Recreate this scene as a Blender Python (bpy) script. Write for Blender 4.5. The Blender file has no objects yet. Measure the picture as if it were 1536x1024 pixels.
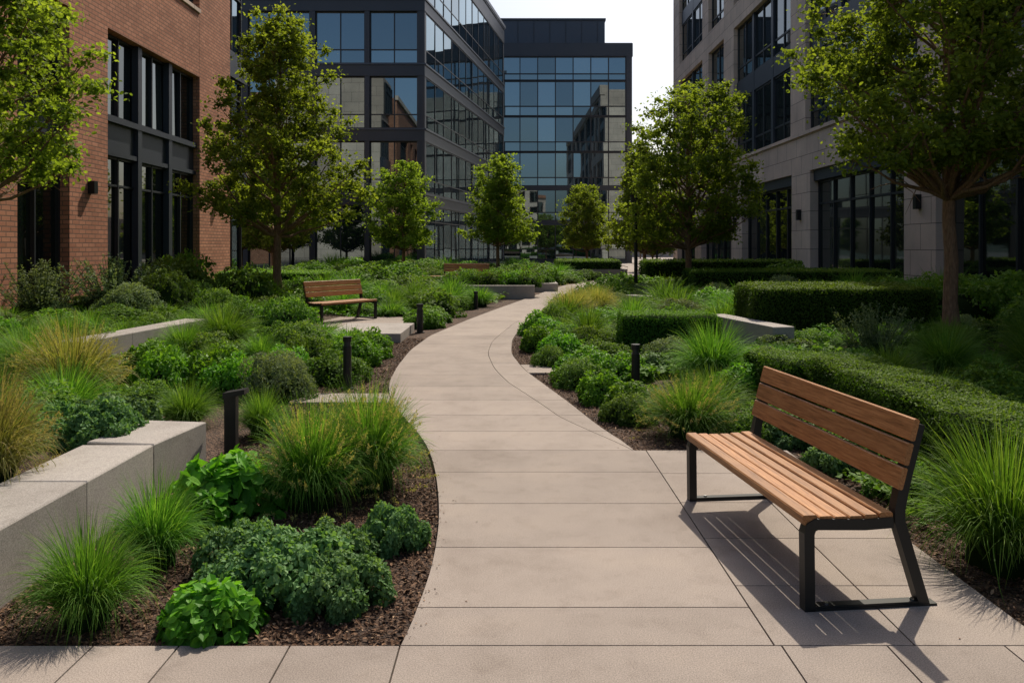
import bpy, math, random
import numpy as np
from mathutils import Vector
rng=np.random.default_rng(7); random.seed(7)
sc=bpy.context.scene
sc.view_settings.view_transform='Standard'; sc.view_settings.look='None'; sc.view_settings.exposure=0

# ------------------------------------------------------------ mesh helpers
class Acc:
    def __init__(s): s.V=[];s.F=[];s.M=[];s.T=[];s.n=0
    def add(s,V,F,mat=0,tint=0.5):
        V=np.asarray(V,float).reshape(-1,3); F=np.asarray(F,int)
        if len(V)==0: return
        s.V.append(V); s.F.append(F+s.n); s.M.append(np.full(len(F),mat,int))
        t=np.asarray(tint,float); s.T.append(np.full(len(V),float(t)) if t.ndim==0 else t)
        s.n+=len(V)
    def mesh(s,name,mats,smooth=()):
        me=bpy.data.meshes.new(name)
        V=np.concatenate(s.V); me.vertices.add(len(V)); me.vertices.foreach_set('co',V.ravel())
        idx=np.concatenate([f.ravel() for f in s.F]); tot=np.concatenate([np.full(len(f),f.shape[1]) for f in s.F])
        st=np.concatenate([[0],np.cumsum(tot)[:-1]]); M=np.concatenate(s.M)
        me.loops.add(len(idx)); me.loops.foreach_set('vertex_index',idx.astype(np.int32))
        me.polygons.add(len(tot)); me.polygons.foreach_set('loop_start',st.astype(np.int32))
        me.polygons.foreach_set('material_index',M.astype(np.int32))
        a=me.attributes.new('tint','FLOAT','POINT'); a.data.foreach_set('value',np.concatenate(s.T).astype(np.float32))
        for m in mats: me.materials.append(m)
        me.polygons.foreach_set('use_smooth',np.isin(M,list(smooth)))
        me.update(calc_edges=True)
        return me
BF=np.array([[0,3,2,1],[4,5,6,7],[0,1,5,4],[1,2,6,5],[2,3,7,6],[3,0,4,7]])
def boxv(a,b):
    x0,y0,z0=a;x1,y1,z1=b
    return np.array([[x0,y0,z0],[x1,y0,z0],[x1,y1,z0],[x0,y1,z0],[x0,y0,z1],[x1,y0,z1],[x1,y1,z1],[x0,y1,z1]],float)
def obj(name,me,loc=(0,0,0),rot=0,scale=(1,1,1),parent=None):
    o=bpy.data.objects.new(name,me); sc.collection.objects.link(o)
    o.location=loc; o.rotation_euler=(0,0,rot); o.scale=scale
    if parent: o.parent=parent
    return o
def empty(name,loc=(0,0,0),rot=0):
    o=bpy.data.objects.new(name,None); sc.collection.objects.link(o); o.location=loc; o.rotation_euler=(0,0,rot); return o
def tube(acc,pts,rad,sides=7,mat=0,tint=.5):
    pts=np.asarray(pts,float); n=len(pts); rad=np.asarray(rad,float)
    d=np.gradient(pts,axis=0); d/=np.linalg.norm(d,axis=1)[:,None]+1e-9
    ref=np.array([1,0,0.]) if abs(d[0][0])<.7 else np.array([0,1,0.])
    a=np.cross(d,ref); a/=np.linalg.norm(a,axis=1)[:,None]+1e-9; b=np.cross(d,a)
    th=np.linspace(0,2*math.pi,sides,endpoint=False)
    V=pts[:,None,:]+rad[:,None,None]*(np.cos(th)[None,:,None]*a[:,None,:]+np.sin(th)[None,:,None]*b[:,None,:])
    F=[]
    for i in range(n-1):
        for j in range(sides):
            k=(j+1)%sides; F.append([i*sides+j,i*sides+k,(i+1)*sides+k,(i+1)*sides+j])
    acc.add(V.reshape(-1,3),F,mat,tint)

# ------------------------------------------------------------ materials
def newmat(name):
    m=bpy.data.materials.new(name); m.use_nodes=True; nt=m.node_tree; nt.nodes.clear()
    out=nt.nodes.new('ShaderNodeOutputMaterial'); return m,nt,out
def N(nt,t,**k):
    n=nt.nodes.new(t)
    for a,v in k.items():
        if a in n.inputs: n.inputs[a].default_value=v
        else: setattr(n,a,v)
    return n
def L(nt,a,b): nt.links.new(a,b)
def ramp(nt,fac,stops):
    r=nt.nodes.new('ShaderNodeValToRGB'); L(nt,fac,r.inputs[0]); e=r.color_ramp.elements
    e[0].position=stops[0][0]; e[0].color=(*stops[0][1],1); e[1].position=stops[-1][0]; e[1].color=(*stops[-1][1],1)
    for p,c in stops[1:-1]:
        x=e.new(p); x.color=(*c,1)
    return r.outputs[0]
def mix(nt,f,a,b,mode='MIX'):
    m=nt.nodes.new('ShaderNodeMix'); m.data_type='RGBA'; m.blend_type=mode
    for s,v in ((m.inputs[0],f),(m.inputs[6],a),(m.inputs[7],b)):
        if isinstance(v,(int,float)): s.default_value=v
        elif isinstance(v,tuple): s.default_value=(*v,1)
        else: L(nt,v,s)
    return m.outputs[2]
def noise(nt,scale,detail=3,vec=None,rough=.5):
    n=nt.nodes.new('ShaderNodeTexNoise'); n.inputs['Scale'].default_value=scale; n.inputs['Detail'].default_value=detail; n.inputs['Roughness'].default_value=rough
    if vec: L(nt,vec,n.inputs['Vector'])
    return n.outputs[0]
def attr(nt): return N(nt,'ShaderNodeAttribute',attribute_name='tint').outputs['Fac']
def objco(nt): return nt.nodes.new('ShaderNodeTexCoord').outputs['Object']
def bump(nt,h,strength=.3,dist=.01):
    b=nt.nodes.new('ShaderNodeBump'); b.inputs['Strength'].default_value=strength; b.inputs['Distance'].default_value=dist
    L(nt,h,b.inputs['Height']); return b.outputs[0]

def leafmat(name,dark,mid,lite,trans=.35,rough=.62):
    m,nt,out=newmat(name)
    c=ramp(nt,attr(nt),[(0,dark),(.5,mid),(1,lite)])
    oi=nt.nodes.new('ShaderNodeObjectInfo')
    hs=N(nt,'ShaderNodeHueSaturation'); mr=N(nt,'ShaderNodeMapRange'); mr.inputs[3].default_value=.78; mr.inputs[4].default_value=1.2
    L(nt,oi.outputs['Random'],mr.inputs[0]); L(nt,mr.outputs[0],hs.inputs['Value'])
    mh=N(nt,'ShaderNodeMapRange'); mh.inputs[3].default_value=.488; mh.inputs[4].default_value=.516
    L(nt,oi.outputs['Random'],mh.inputs[0]); L(nt,mh.outputs[0],hs.inputs['Hue']); L(nt,c,hs.inputs['Color'])
    c=hs.outputs[0]
    p=N(nt,'ShaderNodeBsdfPrincipled',Roughness=rough); p.inputs['Specular IOR Level'].default_value=.2
    L(nt,c,p.inputs['Base Color'])
    t=nt.nodes.new('ShaderNodeBsdfTranslucent'); tc=mix(nt,1.0,c,(1.65,1.6,.6),'MULTIPLY'); L(nt,tc,t.inputs[0])
    ms=nt.nodes.new('ShaderNodeMixShader'); ms.inputs[0].default_value=trans
    L(nt,p.outputs[0],ms.inputs[1]); L(nt,t.outputs[0],ms.inputs[2]); L(nt,ms.outputs[0],out.inputs[0]); return m
M_tree=leafmat('tree_leaf',(.08,.125,.018),(.18,.245,.035),(.30,.37,.065),.52)
M_grass=leafmat('grass_blade',(.03,.085,.01),(.10,.225,.028),(.24,.38,.075),.38)
M_gold=leafmat('grass_gold',(.09,.13,.03),(.27,.29,.09),(.55,.46,.22),.36)
M_sedum=leafmat('sedum_leaf',(.025,.075,.02),(.11,.225,.075),(.23,.37,.15),.3)
M_bright=leafmat('bright_leaf',(.025,.08,.008),(.095,.235,.018),(.20,.37,.045),.38,.5)
M_mound=leafmat('mound_leaf',(.025,.07,.010),(.095,.19,.027),(.19,.295,.06),.36)
M_box=leafmat('box_leaf',(.018,.05,.006),(.07,.15,.015),(.165,.265,.035),.32)
M_sage=leafmat('sage_leaf',(.05,.085,.04),(.14,.20,.095),(.26,.32,.17),.3)
def solid(name,c,r=.6,metal=0,nscale=None,namp=.3,spec=.5):
    m,nt,out=newmat(name); p=N(nt,'ShaderNodeBsdfPrincipled',Roughness=r,Metallic=metal); p.inputs['Specular IOR Level'].default_value=spec
    if nscale:
        n=noise(nt,nscale,4,objco(nt)); col=mix(nt,n,tuple(v*(1-namp) for v in c),tuple(v*(1+namp) for v in c)); L(nt,col,p.inputs[0])
    else: p.inputs[0].default_value=(*c,1)
    L(nt,p.outputs[0],out.inputs[0]); return m
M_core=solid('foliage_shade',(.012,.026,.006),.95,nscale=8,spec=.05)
def m_concrete(name,c,spk=.28,tintamp=.12):
    m,nt,out=newmat(name); co=objco(nt)
    f=noise(nt,170,2,co); g=noise(nt,1.3,5,co,.65); h=noise(nt,420,1,co); q=noise(nt,5.5,6,co,.7)
    a=ramp(nt,f,[(.36,tuple(v*(1-spk) for v in c)),(.5,c),(.66,tuple(min(1,v*(1+spk)) for v in c))])
    b=ramp(nt,g,[(.3,(.80,.79,.78)),(.5,(.96,.96,.96)),(.7,(1.06,1.05,1.03))]); a=mix(nt,1.0,a,b,'MULTIPLY')
    s=ramp(nt,q,[(.3,(.86,.85,.84)),(.48,(1,1,1))]); a=mix(nt,1.0,a,s,'MULTIPLY')
    k=ramp(nt,h,[(.33,(.6,.58,.56)),(.42,(1,1,1))]); a=mix(nt,.7,a,k,'MULTIPLY')
    t=ramp(nt,attr(nt),[(0,(1-tintamp,)*3),(1,(1+tintamp,)*3)]); a=mix(nt,1.0,a,t,'MULTIPLY')
    p=N(nt,'ShaderNodeBsdfPrincipled',Roughness=.82); p.inputs['Specular IOR Level'].default_value=.2
    L(nt,a,p.inputs[0]); L(nt,bump(nt,f,.35,.002),p.inputs['Normal']); L(nt,p.outputs[0],out.inputs[0]); return m
M_pave=m_concrete('paving_concrete',(.34,.29,.255),.25,.09)
M_wallstone=m_concrete('granite_block',(.38,.35,.325),.22)
M_black=solid('black_metal',(.010,.012,.013),.45,0,60,.2,.35)
M_frame=solid('dark_frame',(.016,.020,.026),.45,0)
M_panel=solid('dark_panel',(.034,.042,.056),.45,.2,.6,.2)
M_panel2=solid('blue_grey_panel',(.05,.064,.088),.42,.2,.6,.15)
def m_wood():
    m,nt,out=newmat('teak_wood'); co=objco(nt)
    mp=N(nt,'ShaderNodeMapping'); mp.inputs['Scale'].default_value=(30,1.6,30); L(nt,co,mp.inputs[0])
    n=noise(nt,3,6,mp.outputs[0],.6); n2=noise(nt,14,2,mp.outputs[0])
    c=ramp(nt,n,[(.3,(.20,.085,.03)),(.5,(.40,.185,.07)),(.7,(.52,.27,.11))])
    c=mix(nt,.5,c,ramp(nt,n2,[(.35,(.65,.6,.55)),(.55,(1,1,1))]),'MULTIPLY')
    c=mix(nt,1.0,c,ramp(nt,attr(nt),[(0,(.8,.8,.8)),(1,(1.15,1.12,1.1))]),'MULTIPLY')
    p=N(nt,'ShaderNodeBsdfPrincipled',Roughness=.5); p.inputs['Specular IOR Level'].default_value=.35; L(nt,c,p.inputs[0]); L(nt,bump(nt,n2,.25,.002),p.inputs['Normal']); L(nt,p.outputs[0],out.inputs[0]); return m
M_wood=m_wood()
def m_brick(name,w,h,mort,c1,c2,cm,off=.5,bstr=.5):
    m,nt,out=newmat(name); co=objco(nt)
    s=N(nt,'ShaderNodeSeparateXYZ'); L(nt,co,s.inputs[0]); ad=N(nt,'ShaderNodeMath',operation='ADD'); L(nt,s.outputs[0],ad.inputs[0]); L(nt,s.outputs[1],ad.inputs[1])
    cb=N(nt,'ShaderNodeCombineXYZ'); L(nt,ad.outputs[0],cb.inputs[0]); L(nt,s.outputs[2],cb.inputs[1])
    b=nt.nodes.new('ShaderNodeTexBrick'); b.offset=off; L(nt,cb.outputs[0],b.inputs['Vector'])
    b.inputs['Scale'].default_value=1; b.inputs['Brick Width'].default_value=w; b.inputs['Row Height'].default_value=h; b.inputs['Mortar Size'].default_value=mort; b.inputs['Mortar Smooth'].default_value=.1
    b.inputs['Color1'].default_value=(*c1,1); b.inputs['Color2'].default_value=(*c2,1); b.inputs['Mortar'].default_value=(*cm,1)
    n=noise(nt,.7,5,co,.6); n2=noise(nt,40,3,co)
    c=mix(nt,1.0,b.outputs[0],ramp(nt,n,[(.3,(.80,.80,.80)),(.7,(1.12,1.1,1.08))]),'MULTIPLY')
    c=mix(nt,1.0,c,ramp(nt,n2,[(.3,(.88,.88,.88)),(.7,(1.08,1.08,1.08))]),'MULTIPLY')
    p=N(nt,'ShaderNodeBsdfPrincipled',Roughness=.85); p.inputs['Specular IOR Level'].default_value=.2; L(nt,c,p.inputs[0])
    iv=N(nt,'ShaderNodeMath',operation='SUBTRACT'); iv.inputs[0].default_value=1; L(nt,b.outputs['Fac'],iv.inputs[1])
    L(nt,bump(nt,iv.outputs[0],bstr,.008),p.inputs['Normal']); L(nt,p.outputs[0],out.inputs[0]); return m
M_brick=m_brick('red_brick',.28,.105,.013,(.54,.255,.16),(.40,.175,.108),(.20,.125,.09))
M_lime=m_brick('limestone_panels',1.25,.8,.012,(.64,.515,.43),(.58,.465,.39),(.17,.14,.12),.5,.3)
def m_glass(name,c0,c1,gl,gloss_col):
    m,nt,out=newmat(name); co=objco(nt)
    b=bump(nt,noise(nt,.5,1,co),.035,.05)
    a=ramp(nt,attr(nt),[(0,c0),(.75,c0),(1,c1)])
    p=N(nt,'ShaderNodeBsdfPrincipled',Roughness=.03); L(nt,a,p.inputs[0]); L(nt,b,p.inputs['Normal'])
    g=N(nt,'ShaderNodeBsdfGlossy',Roughness=.012); g.inputs[0].default_value=(*gloss_col,1); L(nt,b,g.inputs['Normal'])
    ms=nt.nodes.new('ShaderNodeMixShader'); 
    mr=N(nt,'ShaderNodeMapRange'); mr.inputs[3].default_value=gl*.7; mr.inputs[4].default_value=gl*1.3; L(nt,attr(nt),mr.inputs[0]); L(nt,mr.outputs[0],ms.inputs[0])
    L(nt,p.outputs[0],ms.inputs[1]); L(nt,g.outputs[0],ms.inputs[2]); L(nt,ms.outputs[0],out.inputs[0]); return m
M_glass=m_glass('window_glass',(.006,.012,.016),(.045,.05,.05),.23,(.60,.86,1))
M_glassd=m_glass('dark_window_glass',(.006,.010,.009),(.025,.03,.025),.10,(.8,.9,.9))
def m_mulch():
    m,nt,out=newmat('bark_mulch'); co=objco(nt)
    v=nt.nodes.new('ShaderNodeTexVoronoi'); v.inputs['Scale'].default_value=55; L(nt,co,v.inputs['Vector'])
    sp=N(nt,'ShaderNodeSeparateColor'); L(nt,v.outputs['Color'],sp.inputs[0])
    c=ramp(nt,sp.outputs[0],[(0,(.025,.013,.008)),(.5,(.08,.043,.026)),(1,(.16,.095,.06))])
    c=mix(nt,1.0,c,ramp(nt,noise(nt,2,4,co),[(.3,(.6,.6,.6)),(.7,(1.2,1.2,1.2))]),'MULTIPLY')
    p=N(nt,'ShaderNodeBsdfPrincipled',Roughness=.9); L(nt,c,p.inputs[0]); L(nt,bump(nt,v.outputs['Distance'],1,.02),p.inputs['Normal']); L(nt,p.outputs[0],out.inputs[0]); return m
M_mulch=m_mulch()
def m_chip():
    m,nt,out=newmat('bark_chip'); c=ramp(nt,attr(nt),[(0,(.03,.016,.01)),(.55,(.13,.07,.04)),(.9,(.26,.155,.095)),(1,(.42,.29,.19))])
    p=N(nt,'ShaderNodeBsdfPrincipled',Roughness=.85); p.inputs['Specular IOR Level'].default_value=.2; L(nt,c,p.inputs[0]); L(nt,p.outputs[0],out.inputs[0]); return m
M_chip=m_chip()
def m_bark():
    m,nt,out=newmat('tree_bark'); co=objco(nt); mp=N(nt,'ShaderNodeMapping'); mp.inputs['Scale'].default_value=(14,14,3); L(nt,co,mp.inputs[0])
    n=noise(nt,3,5,mp.outputs[0],.65); c=ramp(nt,n,[(.3,(.10,.055,.03)),(.7,(.30,.18,.105))])
    p=N(nt,'ShaderNodeBsdfPrincipled',Roughness=.9); L(nt,c,p.inputs[0]); L(nt,bump(nt,n,.8,.02),p.inputs['Normal']); L(nt,p.outputs[0],out.inputs[0]); return m
M_bark=m_bark()
M_ground=solid('ground_far',(.10,.11,.07),.95,0,.4,.4)

# ------------------------------------------------------------ path outline and terrain
LY=[1.2,3.4,3.83,4.51,5.28,6.35,7.13,8.13,8.83,9.91,11.29,13.11,15.27,18.47,21.4,29,35,45,67,80]
LX=[-.478,-.478,-.436,-.427,-.481,-.627,-.805,-1.142,-1.352,-1.542,-1.634,-1.678,-1.572,-1.05,-.5,1.02,2.26,6.5,9.75,10.5]
RY=[1.2,6.66,7.52,8.54,9.91,11.1,12.7,14.5,17.67,21.4,25.4,30.3,36.9,45,53.5,67,80]
RX=[1.12,1.05,.831,.657,.39,.158,-.01,0,.25,.84,1.74,3.22,5.47,8.2,10.6,12,12.3]
def smooth_curve(Y,X):
    yy=np.arange(1.2,80,.1); x=np.interp(yy,Y,X); k=np.ones(9)/9
    xp=np.pad(x,4,mode='edge'); xs=np.convolve(xp,k,'valid'); xs[yy<3.6]=x[yy<3.6]; return yy,xs
_ly,_lx=smooth_curve(LY,LX); _ry,_rx=smooth_curve(RY,RX)
def pL(y): return np.interp(y,_ly,_lx)
def pR(y): return np.interp(y,_ry,_rx)
def ss(a,b,x): t=np.clip((x-a)/(b-a),0,1); return t*t*(3-2*t)
def H(x,y):
    x=np.asarray(x,float); y=np.asarray(y,float)
    d=np.maximum(pL(y)-x,x-np.maximum(pR(y),np.where(y<6.7,2.3,-9)))
    z=.05*np.clip(d-1.2,0,6)*ss(8,13,y)
    z=np.maximum(z,.27*ss(-2.66,-2.78,x)*(1-ss(5.9,7.6,y)))
    return z-.03
a=Acc(); a.add([[-300,-300,-.12],[300,-300,-.12],[300,400,-.12],[-300,400,-.12]],[[0,1,2,3]]); obj('ground',a.mesh('ground',[M_ground]))
xs=np.concatenate([np.arange(-12,-3.2,.3),np.arange(-3.2,-2.4,.04),np.arange(-2.4,13.3,.3)]); ys=np.arange(3.38,62,.25)
X,Y=np.meshgrid(xs,ys); Z=H(X,Y)+rng.normal(0,.006,X.shape)*(Y<12)
Z=np.where((X>pL(Y)-.02)&(X<pR(Y)+.02),-.035,Z); Z=np.where((Y<6.75)&(X>-.6)&(X<2.35),-.035,Z)
nx=len(xs); F=[[j*nx+i,j*nx+i+1,(j+1)*nx+i+1,(j+1)*nx+i] for j in range(len(ys)-1) for i in range(nx-1)]
a=Acc(); a.add(np.stack([X,Y,Z],-1).reshape(-1,3),F); obj('planting_bed',a.mesh('bed',[M_mulch],(0,)))

# paving slabs
pav=Acc(); G=.004
def slab(fl,fr,y0,y1,z=0.0,acc=pav,step=.12):
    n=max(1,int(round((y1-y0)/step))); yy=np.linspace(y0+G,y1-G,n+1)
    l=fl(yy)+G if callable(fl) else np.full(n+1,fl+G); r=fr(yy)-G if callable(fr) else np.full(n+1,fr-G)
    t=rng.random(); V=[];Fs=[]
    for i,y in enumerate(yy): V+= [[l[i],y,z],[r[i],y,z],[l[i],y,z-.06],[r[i],y,z-.06]]
    for i in range(n):
        b=4*i; Fs+=[[b,b+1,b+5,b+4],[b,b+4,b+6,b+2],[b+1,b+3,b+7,b+5]]
    e=4*n; Fs+=[[0,2,3,1],[e,e+1,e+3,e+2]]
    acc.add(V,Fs,0,t)
joints=[3.4,3.76,4.51,5.28,6.02,6.66,7.35,8.05,8.85,9.7,10.6,11.6,12.7,13.9,15.2,16.7,18.3,20]
while joints[-1]<78: joints.append(joints[-1]+1.7)
pin=lambda y: pR(y)-np.interp(y,[6.6,8,10,14,20],[.0,.28,.42,.36,.12])
for i in range(len(joints)-1):
    y0,y1=joints[i],joints[i+1]
    if y1<=6.7: slab(pL,lambda y:1.12-.0*y,y0,y1)
    elif y0<18:
        slab(pL,pin,y0,y1); slab(pin,pR,y0+.001,y1)
    else:
        if y0<28: slab(pL,pR,y0,y1)
        else:
            for k in range(3): slab(lambda y,k=k:pL(y)+(pR(y)-pL(y))*k/3,lambda y,k=k:pL(y)+(pR(y)-pL(y))*(k+1)/3,y0,y1)
for y0,y1 in ((1.2,2.1),(2.1,3.4)):
    xe=[-6.4,-5.7,-5.1,-4.5,-3.9,-3.35,-2.8,-2.25,-1.785,-1.42,-.947,-.478,1.15,1.6,2.1,2.6,3.2,3.8,4.5,5.2]
    for i in range(len(xe)-1): slab(xe[i],xe[i+1],y0,y1)
px=[1.12,1.72,2.3]; py=[3.4,4.0,4.65,5.3,5.98,6.66]
for i in range(2):
    for j in range(5):
        slab(px[i],px[i+1],py[j],py[j+1])
for x0,x1 in ((-2.45,-1.9),(-1.9,None)):
    slab(x0,(pL if x1 is None else x1),8.72,9.25)
slab(pR,.62,10.75,11.5)
obj('garden_path',pav.mesh('path',[M_pave]))

def blockwall(name,pts,width,h,blen,side=1,z0=-.06):
    e=empty(name); k=0
    for (p,q) in zip(pts[:-1],pts[1:]):
        p=np.array(p,float);q=np.array(q,float); Ld=np.linalg.norm(q-p); d=(q-p)/Ld; nn=np.array([-d[1],d[0]])*side
        n=max(1,int(round(Ld/blen))); 
        for i in range(n):
            a0=p+d*(Ld*i/n+.004); a1=p+d*(Ld*(i+1)/n-.004)
            ac=Acc(); c=[a0,a1,a1+nn*width,a0+nn*width]; b=.008
            cen=sum(c)/4; ins=[v+(cen-v)/np.linalg.norm(cen-v)*b*1.5 for v in c]
            V=[[*v,z0] for v in c]+[[*v,h-b] for v in c]+[[*v,h] for v in ins]
            F=[[0,1,5,4],[1,2,6,5],[2,3,7,6],[3,0,4,7],[4,5,9,8],[5,6,10,9],[6,7,11,10],[7,4,8,11],[8,9,10,11]]
            if side<0: F=[f[::-1] for f in F]
            ac.add(V,F,0,rng.random()); obj('block_%d'%k,ac.mesh('block',[M_wallstone]),parent=e); k+=1
    return e
blockwall('granite_block_wall',[(-2.45,2.04),(-2.45,5.44)],.48,.35,.85)
blockwall('granite_block_wall',[(-2.45,5.45),(-2.36,6.15)],.5,.35,.85)
blockwall('granite_block_wall',[(-5.5,10.2),(-5.15,13.5)],.4,.48,1.1)
blockwall('granite_block_wall',[(3.9,11.9),(3.45,14.2)],.35,.50,1.1,-1)
blockwall('granite_block_wall',[(-9.6,29.5),(-6.8,29.5)],.5,.75,1.4)
blockwall('granite_block_wall',[(2.95,21.5),(3.6,20.8)],.4,.4,1.1,1)
def planter2(x0,x1,y0,y1,h):
    e=empty('stone_planter'); 
    for nm,(a0,a1,b0,b1) in {'front':(x0,x1,y0,y0+.3),'back':(x0,x1,y1-.3,y1),'left':(x0,x0+.3,y0+.302,y1-.302),'right':(x1-.3,x1,y0+.302,y1-.302)}.items():
        ac=Acc(); ac.add(boxv((a0,b0,-.1),(a1,b1,h)),BF,0,rng.random()); obj(nm,ac.mesh(nm,[M_wallstone]),parent=e)
    ac=Acc(); ac.add(boxv((x0+.3,y0+.3,-.1),(x1-.3,y1-.3,h-.06)),BF); obj('soil',ac.mesh('soil',[M_mulch]),parent=e)
planter2(-1.9,.75,26.2,30,.42)
planter2(.85,1.75,30.3,32.2,.3)
planter2(2.3,6.3,43.6,49,.45)
ac=Acc(); ac.add(boxv((-3.35,14.3,-.05),(-2.0,16.3,.14)),BF,0,.6); obj('stone_step',ac.mesh('step',[M_wallstone]))
ac=Acc(); ac.add(boxv((-4.9,16.32,-.05),(-2.2,18.6,.06)),BF,0,.4); obj('bench_pad',ac.mesh('pad',[M_pave]))

# ------------------------------------------------------------ bench
M_steel=solid('bolt_steel',(.45,.45,.45),.3,1)
def bevbox(ac,a,b,bv,mat,tint=.5,xf=None):
    x0,y0,z0=a;x1,y1,z1=b
    prof=[(x0+bv,z0),(x1-bv,z0),(x1,z0+bv),(x1,z1-bv),(x1-bv,z1),(x0+bv,z1),(x0,z1-bv),(x0,z0+bv)]
    V=np.array([[p[0],y0,p[1]] for p in prof]+[[p[0],y1,p[1]] for p in prof])
    if xf is not None: V=xf(V)
    ac.add(V,[[i,i+8,(i+1)%8+8,(i+1)%8] for i in range(8)],mat,tint)
    ac.add(V[:8],[list(range(8))],mat,tint); ac.add(V[8:],[list(range(8))[::-1]],mat,tint)
def strip(ac,pts,w,y0,y1,mat=0):
    pts=np.array(pts,float); n=len(pts); d=pts[1:]-pts[:-1]; d/=np.linalg.norm(d,axis=1)[:,None]; nn=np.stack([-d[:,1],d[:,0]],1)
    off=[]
    for i in range(n):
        if i==0: o=nn[0]
        elif i==n-1: o=nn[-1]
        else: m=nn[i-1]+nn[i]; m/=np.linalg.norm(m); o=m/max(.4,np.dot(m,nn[i]))
        off.append(o*w/2)
    off=np.array(off); A=pts+off;B=pts-off; V=[]
    for i in range(n): V+=[[A[i][0],y0,A[i][1]],[B[i][0],y0,B[i][1]],[A[i][0],y1,A[i][1]],[B[i][0],y1,B[i][1]]]
    F=[]
    for i in range(n-1):
        b=4*i; F+=[[b,b+1,b+5,b+4],[b+2,b+6,b+7,b+3],[b,b+4,b+6,b+2],[b+1,b+3,b+7,b+5]]
    e=4*(n-1); F+=[[0,2,3,1],[e,e+1,e+3,e+2]]
    ac.add(V,F,mat)
def park_bench(loc,rot,length=1.66,back=True):
    e=empty('park_bench',loc,rot); hl=length/2
    for k,s in (('near',-1),('far',1)):
        y0=s*(hl-.02)-.028; y1=y0+.056
        ac=Acc()
        strip(ac,[(.028,.0),(.024,.36),(.034,.392),(.06,.405),(.30,.395),(.44,.40)],.05,y0,y1)
        strip(ac,[(.60,.0),(.475,.40),(.475,.46),(.50,.58),(.575,.86)],.052,y0+.002,y1-.002)
        ac.add(boxv((.054,y0+.004,0.0),(.575,y1-.004,.022)),BF)
        ac.add(boxv((.02,y0-.0,.0),(.66,y1,.01)),BF)
        obj('leg_frame_'+k,ac.mesh('leg',[M_black]),parent=e)
        ac=Acc()
        for bx in (.12,.55):
            th=np.linspace(0,2*math.pi,10,endpoint=False); c=np.array([[bx+.011*math.cos(t),(y0+y1)/2+.011*math.sin(t),z] for z in (.021,.03) for t in th])
            ac.add(c,[[i,(i+1)%10,(i+1)%10+10,i+10] for i in range(10)]); ac.add(c[10:],[list(range(10))])
        obj('bolts_'+k,ac.mesh('bolt',[M_steel]),parent=e)
    ac=Acc(); nS=6; w=.0665
    for i in range(nS):
        x0=.0+i*(w+.0085); z=.432-.012*math.sin(i/(nS-1)*math.pi); t=rng.random()
        if i==0: bevbox(ac,(x0-.006,-hl,z-.03),(x0+w,hl,z+.016),.007,0,t)
        else: bevbox(ac,(x0,-hl,z-.012),(x0+w,hl,z+.016),.006,0,t)
    obj('seat',ac.mesh('seat',[M_wood]),parent=e)
    ac=Acc()
    ac.add(boxv((.05,-hl+.06,.375),(.10,hl-.06,.40)),BF); ac.add(boxv((.36,-hl+.06,.375),(.41,hl-.06,.40)),BF); obj('seat_rail',ac.mesh('rail',[M_black]),parent=e)
    if back:
        ac=Acc(); an=math.atan2(.075,.28)
        def xf(V):
            x,z=V[:,0].copy(),V[:,2].copy(); V[:,0]=.50+x*math.cos(an)+z*math.sin(an); V[:,2]=.50-x*math.sin(an)+z*math.cos(an); return V
        for i in range(3):
            bevbox(ac,(-.058,-hl-.012,.045+i*.118),(-.03,hl+.012,.045+i*.118+.106),.006,0,rng.random(),xf)
        obj('backrest',ac.mesh('backrest',[M_wood]),parent=e)
    return e
park_bench((1.27,4.54,0),math.radians(6.3))
park_bench((-3.55,17.5,.06),math.radians(146))
park_bench((-1.9,33.2,.1),math.radians(92),1.9)
e=empty('stone_bench',(-3.6,32.5,.05)); ac=Acc(); ac.add(boxv((-.9,-.25,.38),(.9,.25,.46)),BF); obj('seat',ac.mesh('s',[M_wood]),parent=e)
ac=Acc(); ac.add(boxv((-.7,-.2,-.1),(-.5,.2,.378)),BF); ac.add(boxv((.5,-.2,-.1),(.7,.2,.378)),BF); obj('legs',ac.mesh('l',[M_wallstone]),parent=e)

# ------------------------------------------------------------ bollards and lamps
def cyl(ac,x,y,z0,z1,r,s=28,mat=0,r2=None):
    r2=r if r2 is None else r2; th=np.linspace(0,2*math.pi,s,endpoint=False)
    V=np.array([[x+r*math.cos(t),y+r*math.sin(t),z0] for t in th]+[[x+r2*math.cos(t),y+r2*math.sin(t),z1] for t in th])
    ac.add(V,[[i,(i+1)%s,(i+1)%s+s,i+s] for i in range(s)],mat); ac.add(V[s:],[list(range(s))],mat); ac.add(V[:s],[list(range(s))[::-1]],mat)
def bollard(x,y,h,r=.05,head=False):
    e=empty('bollard_light',(x,y,float(H(x,y))))
    ac=Acc(); cyl(ac,0,0,0,.02,r*1.5); obj('base_plate',ac.mesh('b',[M_black]),parent=e)
    ac=Acc()
    if head:
        ac.add(boxv((-.045,-.035,.02),(.045,.035,h-.03)),BF)
        obj('post',ac.mesh('b',[M_black]),parent=e)
        ac=Acc(); V=boxv((-.05,-.055,h-.04),(.12,.055,h+.0)); V[[5,6,1,2],2]+=.03; ac.add(V,BF); obj('head',ac.mesh('b',[M_black]),parent=e)
    else:
        cyl(ac,0,0,.02,h-.11,r); obj('post',ac.mesh('b',[M_black]),parent=e)
        ac=Acc(); cyl(ac,0,0,h-.11,h-.06,r*.8); obj('lens',ac.mesh('b',[M_frame]),parent=e)
        ac=Acc(); cyl(ac,0,0,h-.06,h,r*1.04); obj('cap',ac.mesh('b',[M_black]),parent=e)
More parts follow.
